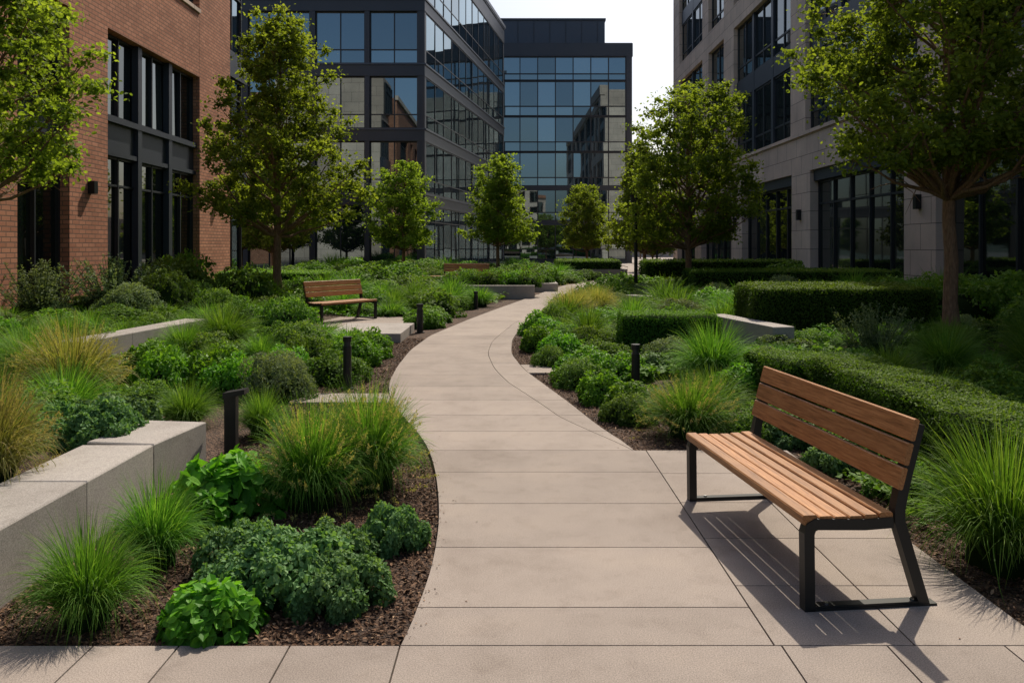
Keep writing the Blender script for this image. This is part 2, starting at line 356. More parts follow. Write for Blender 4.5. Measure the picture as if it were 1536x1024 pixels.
bollard(-2.0,9.67,.64); bollard(-2.22,6.3,.58,head=True); bollard(-1.85,16,.58,.065); bollard(-1.0,22,.5,.06); bollard(1.46,9.4,.58)
def street_lamp(x,y,h):
    e=empty('street_lamp',(x,y,0)); ac=Acc(); cyl(ac,0,0,-.1,h,.07,16,0,.05); obj('pole',ac.mesh('p',[M_black]),parent=e)
    ac=Acc(); cyl(ac,0,0,h,h+.25,.17,20,0,.2); obj('lamp_head',ac.mesh('p',[M_black]),parent=e)
    ac=Acc(); cyl(ac,0,0,-.1,.2,.12,16); obj('base',ac.mesh('p',[M_black]),parent=e)
street_lamp(4.2,27,3.2); street_lamp(9.1,50,4.2)

# ------------------------------------------------------------ leaves
def norm(v): return v/(np.linalg.norm(v,axis=-1,keepdims=True)+1e-9)
OV=np.array([[0,0,0],[.28,.24,.05],[.68,.25,.06],[1,0,-.04],[.68,-.25,.06],[.28,-.24,.05]]); OF=np.array([[0,1,2,3],[0,3,4,5]])
DI=np.array([[0,0,0],[.5,.3,.07],[1,0,-.04],[.5,-.3,.07]]); DF=np.array([[0,1,2],[0,2,3]])
def leaves(ac,P,Nn,T,S,mat,tint,shape='O',wid=1.0):
    Tm,Fm=(OV,OF) if shape=='O' else (DI,DF)
    T=norm(T-Nn*np.sum(T*Nn,-1,keepdims=True)); B=np.cross(Nn,T); k=len(Tm); n=len(P)
    V=P[:,None,:]+S[:,None,None]*(Tm[None,:,0:1]*T[:,None,:]+Tm[None,:,1:2]*wid*B[:,None,:]+Tm[None,:,2:3]*Nn[:,None,:])
    F=(np.arange(n)[:,None,None]*k+Fm[None]).reshape(-1,Fm.shape[1])
    ac.add(V.reshape(-1,3),F,mat,np.repeat(np.clip(tint,0,1),k))
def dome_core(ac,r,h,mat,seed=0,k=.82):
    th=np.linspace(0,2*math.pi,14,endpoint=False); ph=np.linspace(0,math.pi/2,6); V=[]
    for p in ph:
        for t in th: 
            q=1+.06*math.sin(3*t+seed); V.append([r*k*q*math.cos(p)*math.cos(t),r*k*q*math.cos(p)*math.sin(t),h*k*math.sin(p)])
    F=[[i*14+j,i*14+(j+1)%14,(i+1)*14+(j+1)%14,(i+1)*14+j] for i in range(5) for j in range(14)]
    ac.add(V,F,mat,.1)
def shrub_mesh(name,mat,n,leaf,h=.75,lobes=22,lobr=.3,shape='O',wid=1.,out=.6,jit=.5,core=.7,seed=1):
    g=np.random.default_rng(seed); ac=Acc(); dome_core(ac,1,h,1,seed,core)
    i=np.arange(lobes)+.5; z=1-i/lobes*1.0; ph=i*2.39996+g.normal(0,.3,lobes); rr=np.sqrt(np.clip(1-z*z,0,1)); q=(1-lobr*.75)
    s=g.uniform(.80,1.14,lobes)
    C=np.stack([rr*np.cos(ph)*q*s,rr*np.sin(ph)*q*s,z*h*(1-lobr*.5)*s],1); lr=g.uniform(.65,1.3,lobes)*lobr
    li=g.integers(0,lobes,n); d=norm(g.normal(size=(n,3))+norm(C[li]/[1,1,h])*.9)
    rad=g.uniform(.6,1.14,n)**.5
    P=C[li]+d*(lr[li]*rad)[:,None]*np.array([1,1,.85]); P[:,2]=np.maximum(P[:,2],.015+g.random(n)*.05)
    Nn=norm(d*.8+g.normal(size=(n,3))*jit+np.array([0,0,.5])); T=norm(d*out+g.normal(size=(n,3))*.6)
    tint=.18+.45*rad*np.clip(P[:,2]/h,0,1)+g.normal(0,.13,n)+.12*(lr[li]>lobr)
    leaves(ac,P,Nn,T,leaf*g.uniform(.65,1.25,n),0,tint,shape,wid)
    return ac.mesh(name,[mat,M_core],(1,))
def grass_mesh(name,mat,n,h=1.,spread=.85,width=.011,seed=1,plume=0,K=7):
    g=np.random.default_rng(seed); ac=Acc()
    dome_core(ac,.34,.42,2,seed,1.0)
    az=g.uniform(0,2*math.pi,n); r0=.22*np.sqrt(g.random(n)); s=g.random(n)**.7; L0=g.uniform(.7,1.1,n)*h
    t=np.linspace(0,1,K)
    a0=s*.75+g.normal(0,.06,n); bend=(.35+1.9*s)*g.uniform(.7,1.25,n)
    ang=a0[:,None]+bend[:,None]*t[None]**1.5
    dx=np.sin(ang)/(K-1)*L0[:,None]*1.12; dz=np.cos(ang)/(K-1)*L0[:,None]*1.12
    X=r0[:,None]+np.concatenate([np.zeros((n,1)),np.cumsum(dx[:,:-1],1)],1)*spread*1.1; Z=np.concatenate([np.zeros((n,1)),np.cumsum(dz[:,:-1],1)],1)
    twist=g.normal(0,.22,n)[:,None]*t[None]
    A=az[:,None]+twist; P=np.stack([X*np.cos(A),X*np.sin(A),np.maximum(Z,.01)],-1)
    side=np.stack([-np.sin(az),np.cos(az),np.zeros(n)],-1); side=norm(side+g.normal(0,.35,(n,3)))
    w=width*g.uniform(.7,1.3,n)[:,None]*(1-t[None]**2*.93)
    A1=P+side[:,None,:]*w[:,:,None]; B1=P-side[:,None,:]*w[:,:,None]
    V=np.stack([A1,B1],2).reshape(n,2*K,3)
    f=np.array([[2*i,2*i+1,2*i+3,2*i+2] for i in range(K-1)]); F=(np.arange(n)[:,None,None]*2*K+f[None]).reshape(-1,4)
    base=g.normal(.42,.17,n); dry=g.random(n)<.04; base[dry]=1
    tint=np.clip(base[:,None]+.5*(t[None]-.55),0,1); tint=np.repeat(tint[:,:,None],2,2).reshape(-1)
    ac.add(V.reshape(-1,3),F,0,tint)
    if plume:
        k=g.permutation(n)[:plume]; 
        tip=P[k,-1]; tip2=norm(tip*np.array([.8,.8,1]))*(h*g.uniform(.80,1.1,plume))[:,None]
        m=30; li=np.repeat(np.arange(plume),m); u=g.random(len(li)); PP=tip2[li]*(0.78+.22*u)[:,None]+g.normal(0,.008,(len(li),3))
        d=norm(tip2[li]+g.normal(0,.35,(len(li),3))); leaves(ac,PP,norm(g.normal(size=PP.shape)),d,np.full(len(li),.035),1,.72+g.normal(0,.15,len(li)),'D',.5)
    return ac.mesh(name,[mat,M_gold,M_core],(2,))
def sprig_mesh(name,mat,n=70,seed=1,leaf=.07,per=46):
    g=np.random.default_rng(seed); ac=Acc(); dome_core(ac,.75,.6,1,seed,.6)
    for i in range(n):
        az=g.uniform(0,6.28); lean=g.uniform(.05,.85); Lh=g.uniform(.75,1.15)*(1-.25*lean)
        t=np.linspace(0,1,6); px=(.25*lean+lean*.8*t**1.2); P=np.stack([px*math.cos(az),px*math.sin(az),Lh*t],1)
        tube(ac,P,np.linspace(.008,.003,6),4,0,.2)
        u=g.uniform(.15,1,per); C=np.stack([np.interp(u,t,P[:,j]) for j in range(3)],1)
        d=norm(g.normal(size=(per,3))+np.array([0,0,.7])); leaves(ac,C,norm(g.normal(size=(per,3))),d,leaf*g.uniform(.6,1.1,per)*(1.1-.4*u),0,.3+.4*u+g.normal(0,.1,per),'D',.7)
    return ac.mesh(name,[mat,M_core],(1,))
KM={
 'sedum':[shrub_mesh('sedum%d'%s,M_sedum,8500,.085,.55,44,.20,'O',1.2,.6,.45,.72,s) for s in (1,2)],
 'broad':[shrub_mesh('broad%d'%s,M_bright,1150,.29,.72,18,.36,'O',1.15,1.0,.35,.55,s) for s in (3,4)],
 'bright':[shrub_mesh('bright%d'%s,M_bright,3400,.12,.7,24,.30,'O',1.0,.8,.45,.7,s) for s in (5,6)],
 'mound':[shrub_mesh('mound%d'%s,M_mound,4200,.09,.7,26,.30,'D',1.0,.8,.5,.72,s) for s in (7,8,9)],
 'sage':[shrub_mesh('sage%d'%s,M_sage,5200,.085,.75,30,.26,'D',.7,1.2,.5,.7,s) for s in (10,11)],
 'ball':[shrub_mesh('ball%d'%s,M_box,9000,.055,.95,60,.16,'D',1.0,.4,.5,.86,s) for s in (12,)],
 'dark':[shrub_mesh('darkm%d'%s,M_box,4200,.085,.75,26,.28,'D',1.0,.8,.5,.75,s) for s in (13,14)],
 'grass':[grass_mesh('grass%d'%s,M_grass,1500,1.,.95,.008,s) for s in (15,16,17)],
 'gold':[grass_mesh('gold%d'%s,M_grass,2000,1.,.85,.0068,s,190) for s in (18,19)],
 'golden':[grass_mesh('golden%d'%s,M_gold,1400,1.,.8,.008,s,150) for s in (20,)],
 'sprig':[sprig_mesh('sprig%d'%s,M_sage,80,s) for s in (21,22)],
 'grass_far':[grass_mesh('grassf%d'%s,M_grass,520,1.,.95,.014,s,0,5) for s in (23,24)],
 'mound_far':[shrub_mesh('moundf%d'%s,M_mound,2000,.115,.7,22,.30,'D',1.1,.8,.5,.74,s) for s in (25,26)],
 'bright_far':[shrub_mesh('brightf%d'%s,M_bright,2000,.115,.7,22,.30,'D',1.1,.8,.5,.74,s) for s in (27,)],
 'dark_far':[shrub_mesh('darkf%d'%s,M_box,2000,.115,.7,22,.28,'D',1.1,.8,.5,.76,s) for s in (28,29)],
}
def msize(me):
    v=np.empty(len(me.vertices)*3); me.vertices.foreach_get('co',v); v=v.reshape(-1,3); return np.percentile(np.hypot(v[:,0],v[:,1]),96),np.percentile(v[:,2],98.5)
SZ={me.name:msize(me) for l in KM.values() for me in l}
NM={'sedum':'stonecrop_plant','broad':'hydrangea_bush','bright':'leafy_shrub','mound':'mounded_shrub','sage':'sage_bush','ball':'boxwood_ball','dark':'evergreen_shrub','grass':'ornamental_grass','gold':'ornamental_grass','golden':'feather_grass','sprig':'rosemary_bush'}
placed=[]
def plant(kind,x,y,r,h,z=None,reg=True):
    mk=kind
    if y>13 and kind=='grass': mk='grass_far'
    if y>19 and kind+'_far' in KM: mk=kind+'_far'
    me=random.choice(KM[mk]); z=float(H(x,y)) if z is None else z
    rr,hh=SZ[me.name]
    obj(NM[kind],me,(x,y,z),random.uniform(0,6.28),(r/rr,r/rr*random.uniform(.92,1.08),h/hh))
    if reg: placed.append((x,y,r))
for p in [('grass',-1.95,3.66,.31,.45),('grass',-1.93,4.32,.29,.46),('broad',-1.86,5.12,.38,.36),('gold',-1.33,5.30,.42,.66),('gold',-1.02,5.68,.44,.70),
  ('grass',-2.28,7.25,.30,.42),('sedum',-1.18,4.02,.38,.27),('sedum',-.86,3.90,.27,.21),('sedum',-1.42,4.22,.26,.24),('sedum',-.98,4.30,.26,.22),('sedum',-.70,4.62,.22,.22),('broad',-1.36,3.60,.23,.20),
  ('grass',-3.1,7.6,.34,.42),('golden',-4.75,8.6,.62,.86),('grass',-5.5,9.2,.55,.75),('bright',-4.1,9.3,.42,.5),('bright',-3.55,9.5,.45,.52),('bright',-3.2,9.1,.38,.46),('sage',-2.65,9.0,.43,.48),
  ('bright',-4.6,9.9,.5,.5),('bright',-2.35,11.7,.5,.42),('mound',-2.95,11.5,.5,.45),('bright',-2.3,12.5,.45,.42),('mound',-3.4,12.5,.55,.5),('mound',-2.2,10.9,.25,.22),
  ('grass',-4.7,12.95,.65,.70),('mound',-4.1,14.4,.62,.72),('grass',-4.9,11.9,.5,.5),('grass',-6.1,10.0,.55,.65),
  ('golden',-3.12,4.75,.38,.66),('grass',-3.05,3.9,.4,.5),('grass',-3.5,5.2,.45,.6),('sedum',-3.02,5.9,.33,.30),('sedum',-3.35,6.6,.4,.32),('mound',-4.0,6.6,.5,.4),('grass',-4.4,5.8,.5,.6),('grass',-4.2,7.5,.5,.6),('sedum',-3.5,5.9,.3,.3),
  ('mound',-3.9,8.4,.35,.3),('sprig',-8.6,17.2,1.1,1.15),('sprig',-9.2,15.6,.9,1.1),('sage',-7.8,16.2,.7,.7),('ball',-7.35,17.0,.60,.95),('mound',-6.4,17.2,.6,.6),('dark',-8.2,19.6,1.0,1.1),('dark',-6.6,19.6,.9,1.0),('dark',-9.0,21.5,1.0,1.2),
  ('gold',1.62,7.3,.50,.52),('grass',2.0,7.9,.45,.5),('grass',2.5,9.9,.58,.75),('grass',2.66,4.3,.52,.74),('grass',2.85,3.5,.42,.6),('mound',2.72,5.5,.28,.25),
  ('mound',1.15,7.9,.30,.26),('bright',1.3,8.4,.34,.3),('bright',1.0,8.9,.33,.33),('bright',1.45,10.2,.4,.34),('mound',.85,9.9,.4,.34),('bright',1.0,10.6,.45,.36),('mound',.55,11.5,.3,.28),
  ('bright',.75,12.3,.42,.38),('mound',1.35,11.7,.45,.34),('bright',.5,13.2,.4,.4),('bright',.75,14.4,.5,.42),('mound',1.25,13.2,.42,.4),('grass',1.35,14.2,.6,.7),('bright',.55,15.6,.4,.45),('mound',.9,16.7,.5,.5),('golden',1.4,18.4,.65,.75),('golden',2.1,19.6,.65,.7),('mound',1.3,20.2,.5,.5),
  ('sedum',1.9,10.8,.5,.26),('sage',2.3,11.6,.45,.34),('dark',2.9,11.3,.45,.34),('sage',3.35,10.6,.4,.34),
  ('mound',2.1,7.1,.33,.26),('sedum',2.55,7.0,.34,.26),('sedum',2.62,6.2,.33,.26),('sprig',5.0,11.0,.55,.78),('grass',6.0,11.0,.5,.55),('grass',5.5,10.1,.55,.6),('grass',6.6,10.0,.55,.6),('grass',4.5,9.5,.5,.5),('grass',7.4,11.2,.6,.6),
  ('mound',4.4,10.2,.4,.35),('mound',3.6,9.8,.4,.35),('dark',7.9,14.2,.9,.9),('dark',9.2,14.0,1.0,.95),('dark',10.5,14.5,1.0,1.0),('mound',8.3,12.6,.7,.6),('dark',9.5,12.2,.8,.7),
  ]: plant(*p)

# ------------------------------------------------------------ hedges
def hedge(x0,x1,y0,y1,h,mat,leaf=.035,dens=1500,rot=0,z0=-.03,cham=.06):
    g=np.random.default_rng(int(abs(x0*100)+abs(y0*10))); ac=Acc(); w=(x1-x0);l=(y1-y0); cx,cy=(x0+x1)/2,(y0+y1)/2
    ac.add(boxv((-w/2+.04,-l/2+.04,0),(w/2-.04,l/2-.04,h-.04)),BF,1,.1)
    areas=[w*l,l*h,l*h,w*h,w*h]; P=[];D=[]
    for i,A in enumerate(areas):
        n=int(A*dens); a_,b_=g.random(n),g.random(n)
        if i==0: p=np.stack([(a_-.5)*w,(b_-.5)*l,np.full(n,h)],1); d=[0,0,1]
        elif i<3: s=-1 if i==1 else 1; p=np.stack([np.full(n,s*w/2),(a_-.5)*l,b_*h],1); d=[s,0,0]
        else: s=-1 if i==3 else 1; p=np.stack([(a_-.5)*w,np.full(n,s*l/2),b_*h],1); d=[0,s,0]
        P.append(p); D.append(np.tile(np.array(d,float),(n,1)))
    P=np.concatenate(P);D=np.concatenate(D); n=len(P)
    lump=.018*np.sin(P[:,1]*4.1+P[:,2]*6)+.012*np.sin(P[:,0]*9+P[:,1]*7.3)
    P+=D*(lump+g.normal(0,leaf*.38,n))[:,None]
    ex=np.maximum(np.abs(P[:,0])-(w/2-cham),0); ez=np.maximum(P[:,2]-(h-cham),0); ey=np.maximum(np.abs(P[:,1])-(l/2-cham),0)
    sh=np.minimum(np.maximum(ex,ey),ez)*.55; P[:,2]-=sh; P[:,0]-=np.sign(P[:,0])*np.where(ex>0,sh,0); P[:,1]-=np.sign(P[:,1])*np.where(ey>0,sh,0)
    Nn=norm(D+g.normal(0,.55,(n,3))+[0,0,.3]); T=norm(g.normal(size=(n,3))+D*.5+[0,0,.6])
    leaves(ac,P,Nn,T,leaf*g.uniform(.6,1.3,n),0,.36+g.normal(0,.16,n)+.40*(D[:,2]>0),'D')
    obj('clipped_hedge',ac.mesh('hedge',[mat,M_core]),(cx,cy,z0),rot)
    for t in np.linspace(-.5,.5,max(2,int(max(w,l)/.5))):
        if l>w: placed.append((cx,cy+t*l,w/2))
        else: placed.append((cx+t*w,cy,l/2))
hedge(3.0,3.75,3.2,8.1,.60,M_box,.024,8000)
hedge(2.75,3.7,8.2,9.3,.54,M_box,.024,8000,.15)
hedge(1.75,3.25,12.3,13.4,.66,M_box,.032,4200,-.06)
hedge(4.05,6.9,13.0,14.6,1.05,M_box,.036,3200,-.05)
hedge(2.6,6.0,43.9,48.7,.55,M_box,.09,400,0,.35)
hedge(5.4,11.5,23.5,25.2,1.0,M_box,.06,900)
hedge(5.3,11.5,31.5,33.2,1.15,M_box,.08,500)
hedge(-9.4,-5.8,25.2,26.4,.9,M_mound,.07,700)
for x in np.arange(-1.4,.5,.62):
    for y in (27,28,29): plant(random.choice(['mound','bright','dark']),x+random.uniform(-.1,.1),y,.52,.5,.36,False)
plant('dark',1.3,31.2,.4,.35,.24,False)
def fits(x,y,r):
    return all((x-a)**2+(y-b)**2>((r+c)*.66)**2 for a,b,c in placed)
def fill(xf,y0,y1,tries,kinds,rmin,rmax,hk=.85,hcap=1.1):
    for _ in range(tries):
        y=random.uniform(y0,y1); lo,hi=xf(y)
        if hi<=lo: continue
        x=random.uniform(lo,hi); r=random.uniform(rmin,rmax)
        if x<pL(y) and pL(y)-x<r*.95+.12: continue
        if x>pR(y) and x-pR(y)<r*.95+.12: continue
        if pL(y)<=x<=pR(y): continue
        if -2.3<x<.95 and 24.8<y<30.2: continue
        if .7<x<1.9 and 30<y<32.5: continue
        if 2<x<6.6 and 43<y<49.5: continue
        if -5.1<x<-1.95 and 14.0<y<18.8: continue
        if -3.0<x<-2.3 and y<6.4: continue
        if abs(x+5.3)<.5 and 10<y<13.7: continue
        if 3.2<x<4.1 and 11.7<y<14.3: continue
        if (x+2)**2+(y-9.67)**2<.25 or (x-1.46)**2+(y-9.4)**2<.2: continue
        if -3.2<x<-.8 and 31.5<y<34.5: continue
        if -4.8<x<-2.4 and 31.5<y<33.5: continue
        if not fits(x,y,r): continue
        k=random.choice(kinds); h=min(hcap,r*hk*random.uniform(.8,1.2))
        if k in('grass','golden','gold'): h*=1.3
        if 1.2<x<7.6 and 9.3<y<13: h=min(h,.3)
        if -4.6<x<-2 and 12.5<y<14.4: h=min(h,.4)
        if x<-6.2 and 12<y<15.5: h=min(h,.38)
        plant(k,x,y,r,h)
mix1=['mound','bright','grass','grass','sage','mound','dark','grass']
fill(lambda y:(-9.6,pL(y)-.35),9.5,14,900,mix1,.3,.6)
fill(lambda y:(-9.6,-5),7,12,300,['grass','mound','bright'],.4,.6)
fill(lambda y:(-9.6,pL(y)-.35),14,24,1500,mix1+['dark'],.4,.8,.75)
fill(lambda y:(-9.9,pL(y)-.5),24,47,1800,['mound','dark','bright','mound','grass'],.6,1.2,.62,.95)
fill(lambda y:(pR(y)+.35,12),9,15,1300,mix1,.35,.6)
fill(lambda y:(3.8,9),3.5,10,500,['grass','mound','dark'],.4,.6)
fill(lambda y:(pR(y)+.35,12),15,26,1700,mix1+['dark'],.4,.85,.75)
fill(lambda y:(pR(y)+.5,12.2),26,52,1500,['mound','dark','bright','dark'],.6,1.2,.62,.95)
def cover(name,fx,y0,y1,n,mat,leaf,seed):
    g=np.random.default_rng(seed); y=g.uniform(y0,y1,n); lo=np.array([fx(v)[0] for v in y]); hi=np.array([fx(v)[1] for v in y]); x=lo+(hi-lo)*g.random(n)
    bad=((x>-5.0)&(x<-1.95)&(y>14.2)&(y<18.7))|((x>-5.9)&(x<-5.05)&(y>10.1)&(y<13.6))|((x>-2.0)&(x<.85)&(y>26)&(y<30.1))
    x,y=x[~bad],y[~bad]; n=len(x)
    hgt=.10+.09*np.sin(x*2.3+y*.7)*np.sin(y*1.9-x)+.05*np.sin(x*6)*np.sin(y*5)
    P=np.stack([x,y,H(x,y)+np.maximum(.02,hgt+g.normal(0,.02,n))],1)
    ac=Acc(); leaves(ac,P,norm(g.normal(0,.45,(n,3))+[0,0,1]),norm(g.normal(size=(n,3))+[0,0,.3]),leaf*g.uniform(.6,1.3,n),0,.4+g.normal(0,.18,n)+hgt,'D',1.3)
    obj(name,ac.mesh(name,[mat]))
cover('ground_cover',lambda y:(-9.8,pL(y)-1.3),10,24,50000,M_bright,.085,31)
cover('ground_cover',lambda y:(-9.8,pL(y)-.6),24,48,22000,M_mound,.16,32)
cover('ground_cover',lambda y:(pR(y)+1.0,12.3),9.8,26,50000,M_mound,.085,33)
cover('ground_cover',lambda y:(pR(y)+.6,12.3),26,58,20000,M_mound,.16,34)
cover('ground_cover',lambda y:(-9.8,-3.4),6.4,10,20000,M_bright,.075,35)
cover('ground_cover',lambda y:(2.42,7.5),4.8,9.8,24000,M_mound,.055,36)
def chips(fx,y0,y1,n,seed):
    g=np.random.default_rng(seed); y=g.uniform(y0,y1,n); lo=np.array([fx(v)[0] for v in y]); hi=np.array([fx(v)[1] for v in y]); x=lo+(hi-lo)*g.random(n)
    P=np.stack([x,y,H(x,y)+g.uniform(.0,.016,n)],1); ac=Acc()
    leaves(ac,P,norm(g.normal(0,.45,(n,3))+[0,0,1]),norm(g.normal(size=(n,3))),g.uniform(.010,.036,n),0,g.random(n)**1.3,'O',.75); return ac
a1=chips(lambda y:(-2.42,pL(y)-.012),3.42,8.8,48000,41); obj('bark_mulch',a1.mesh('chips',[M_chip]))
a2=chips(lambda y:(-2.8,pL(y)-.012),8.8,15,16000,42); obj('bark_mulch',a2.mesh('chips',[M_chip]))
a3=chips(lambda y:(2.32 if y<6.7 else pR(y)+.012,2.9 if y<6.7 else pR(y)+.9),3.42,15,18000,43); obj('bark_mulch',a3.mesh('chips',[M_chip]))
g=np.random.default_rng(5); n=260; y=g.uniform(3.45,11,n); side=g.random(n)<.6; x=np.where(side,pL(y)+g.exponential(.05,n),np.maximum(pR(y),np.where(y<6.66,2.3,0))-g.exponential(.06,n))
ac=Acc(); leaves(ac,np.stack([x,y,np.full(n,.004)],1),norm(g.normal(0,.15,(n,3))+[0,0,1]),norm(g.normal(size=(n,3))),g.uniform(.006,.016,n),0,g.random(n),'O'); obj('leaf_litter',ac.mesh('litter',[M_chip]))

# ------------------------------------------------------------ trees
def tree_mesh(name,seed,Ht,zb,R,profile,limbs,per,leaf,tr,sig=.30,lean=.55,flat=.8):
    g=np.random.default_rng(seed); ac=Acc()
    t=np.linspace(0,1,12); tx=np.cumsum(g.normal(0,.018,12)); ty=np.cumsum(g.normal(0,.018,12)); tx-=tx[0]; ty-=ty[0]
    T=np.stack([tx,ty,t*Ht*.95],1); rad=tr*(1-t)**.75+.012; rad[0]*=1.35
    tube(ac,T,rad,10,0)
    cl=[]
    for i in range(limbs):
        u=(i+g.random())/limbs; tz=zb+(Ht-zb)*u
        R0=R*profile(u)*g.uniform(.66,1.10); az=i*2.39996+g.normal(0,.35)
        za=max(zb*.78,tz-R0*lean*1.1-.2); za=min(za,Ht*.93)
        a0=np.array([np.interp(za,T[:,2],T[:,0]),np.interp(za,T[:,2],T[:,1]),za]); end=np.array([R0*math.cos(az)+a0[0],R0*math.sin(az)+a0[1],tz])
        s=np.linspace(0,1,7); P=a0+(end-a0)*s[:,None]; bow=.12*R0; P[:,2]+=-bow*np.sin(s*math.pi)*g.uniform(-.2,1); P[1:-1]+=g.normal(0,.035,(5,3))
        r0=np.interp(za,T[:,2],rad)*.48*min(1,.4+R0/R); tube(ac,P,np.linspace(r0,.006,7),6,0)
        cl.append((end,1.0)); 
        nb=max(3,int(4+6*R0/R))
        for b in range(nb):
            q=g.uniform(.25,1); c0=np.array([np.interp(q,s,P[:,k]) for k in range(3)]); dv=norm(g.normal(size=3)+norm(end-a0)*.6+np.array([0,0,.3])); e2=c0+dv*g.uniform(.25,.55)*(R/2.2)
            tube(ac,np.stack([c0,(c0+e2)/2+g.normal(0,.02,3),e2]),[.010,.007,.003],4,0); cl.append((e2,g.uniform(.6,1.15)))
    C=np.array([c for c,_ in cl]); W=np.array([w for _,w in cl]); nc=len(C); n=nc*per
    li=np.repeat(np.arange(nc),per); d=g.normal(size=(n,3)); rr=np.abs(g.normal(0,1,n)); d=norm(d)*(np.minimum(rr,2.1)*.6*sig*W[li])[:,None]*np.array([1.15,1.15,flat])
    P=C[li]+d; keep=P[:,2]>zb-.25*g.random(n); P=P[keep]; li=li[keep]; n=len(P)
    Nn=norm(g.normal(0,.7,(n,3))+[0,0,.65]); Tt=norm(g.normal(size=(n,3))+[0,0,-.35])
    bt=g.normal(0,.12,nc)
    leaves(ac,P,Nn,Tt,leaf*g.uniform(.6,1.25,n),1,.45+bt[li]+g.normal(0,.14,n)+.12*(d[keep][:,2]/sig),'O',1.15)
    return ac.mesh(name,[M_bark,M_tree],(0,))
pyr=lambda u:(min(1,(u+.22)/.30))*(1-u)**.62*1.02+.06
rnd=lambda u:math.sqrt(max(.02,1-((u-.38)/.66)**2))
brd=lambda u:math.sqrt(max(.02,1-((u-.35)/.70)**2))
def place(me,x,y,s=1,rot=0,sz=None): obj('shade_tree',me,(x,y,float(H(x,y))-.03 if 3.4<y<60 and abs(x)<12 else -.12),rot,(s,s,sz or s))
t1=tree_mesh('t1',101,7.9,2.3,2.3,pyr,60,86,.105,.11,.34,.75)
t5=tree_mesh('t5',102,7.1,2.0,2.35,rnd,54,86,.11,.11,.36,.8)
t6=tree_mesh('t6',103,7.4,2.85,2.25,brd,64,120,.082,.10,.33,.85)
t7=tree_mesh('t7',104,6.6,2.7,1.75,rnd,42,90,.085,.085,.30,.6)
tf=tree_mesh('tf',105,6.0,1.75,1.85,lambda u:rnd(u)*.7+pyr(u)*.35,42,56,.135,.085,.36,.7)
tg=tree_mesh('tg',106,6.0,1.75,1.85,lambda u:rnd(u)*.5+pyr(u)*.5,42,56,.135,.085,.36,.7)
place(t1,-6.63,22.6); place(t5,5.95,27,1,1.0); place(t6,6.85,12.4,1,.4); place(t7,-8.4,12.6,1,.5)
place(tf,-5.5,40,.98,0,.92); place(tg,-.8,46,1.15,2,1.08); place(tf,5.5,58,1.0,4); place(tg,6.3,38,.98,5.2,1.05)
place(tf,9.5,54,.8,1); 
for x,y,s in ((-7,-9,1.2),(7.5,-12,1.2),(-3,-22,1.3),(4,-26,1.2),(11,-4,1.1),(-12,-18,1.3),(0,-34,1.6),(9,-33,1.6),(-9,-30,1.5)): place(tf,x,y,s,random.random()*6)  # unseen trees behind the camera, added to give the glass green reflections
for i,(x,y,s) in enumerate([(21,92,.9),(19,118,1.0),(25,110,1.1),(29,112,1.3),(-12,40,1.1),(-15,44,1.2)]): place(tg,x,y,s,i)

# ------------------------------------------------------------ buildings
class Bld:
    def __init__(s,name): s.name=name; s.p={}; 
    def acc(s,part,mat):
        if part not in s.p: s.p[part]=(Acc(),mat)
        return s.p[part][0]
    def box(s,part,mat,fr,u0,u1,z0,z1,w0,w1,tint=.5,tilt=0):
        o,u,n=fr; V=boxv((u0,w0,z0),(u1,w1,z1))
        if tilt:
            a_,b_=rng.normal(0,tilt,2); m=V[:,1]==w1
            V[m,1]+=a_*(V[m,0]-(u0+u1)/2)+b_*(V[m,2]-(z0+z1)/2)
        W=np.stack([o[0]+V[:,0]*u[0]+V[:,1]*n[0],o[1]+V[:,0]*u[1]+V[:,1]*n[1],V[:,2]],1)
        F=BF if (u[0]*n[1]-u[1]*n[0])>0 else BF[:,::-1]
        s.acc(part,mat).add(W,F,0,tint)
    def win(s,fr,u0,u1,z0,z1,w,cols,rows,gm,ft=.055,fd=.09,tilt=.0035):
        cols=np.linspace(u0,u1,cols+1) if isinstance(cols,int) else np.array(cols); rows=[z0+(z1-z0)*r for r in rows]
        for i in range(len(cols)-1):
            for j in range(len(rows)-1):
                s.box('glass',gm,fr,cols[i]+.01,cols[i+1]-.01,rows[j]+.01,rows[j+1]-.01,w-.06,w,rng.random(),tilt)
        for c in cols: 
            cc=min(max(c,u0+ft/2+.002),u1-ft/2-.002); s.box('window_frames',M_frame,fr,cc-ft/2,cc+ft/2,z0+.002,z1-.002,w-.05,w+fd)
        for r in rows:
            cc=min(max(r,z0+ft/2+.004),z1-ft/2-.004); s.box('window_frames',M_frame,fr,u0+.004,u1-.004,cc-ft/2,cc+ft/2,w-.045,w+fd-.012)
    def done(s):
        e=empty(s.name)
        for k,(a_,m) in s.p.items(): obj(k,a_.mesh(k,[m]),parent=e)
        return e
b=Bld('brick_building'); fr=((-10,0),(0,1),(1,0))
b.box('walls',M_brick,fr,2,28.25,-.1,15,-14,-.5)
piers=[(2,4),(9.5,11.2),(14.2,16.1),(18.0,19.7),(25.5,28.25)]
for p in piers: b.box('walls',M_brick,fr,p[0],p[1],-.1,14.6,-.499,0)
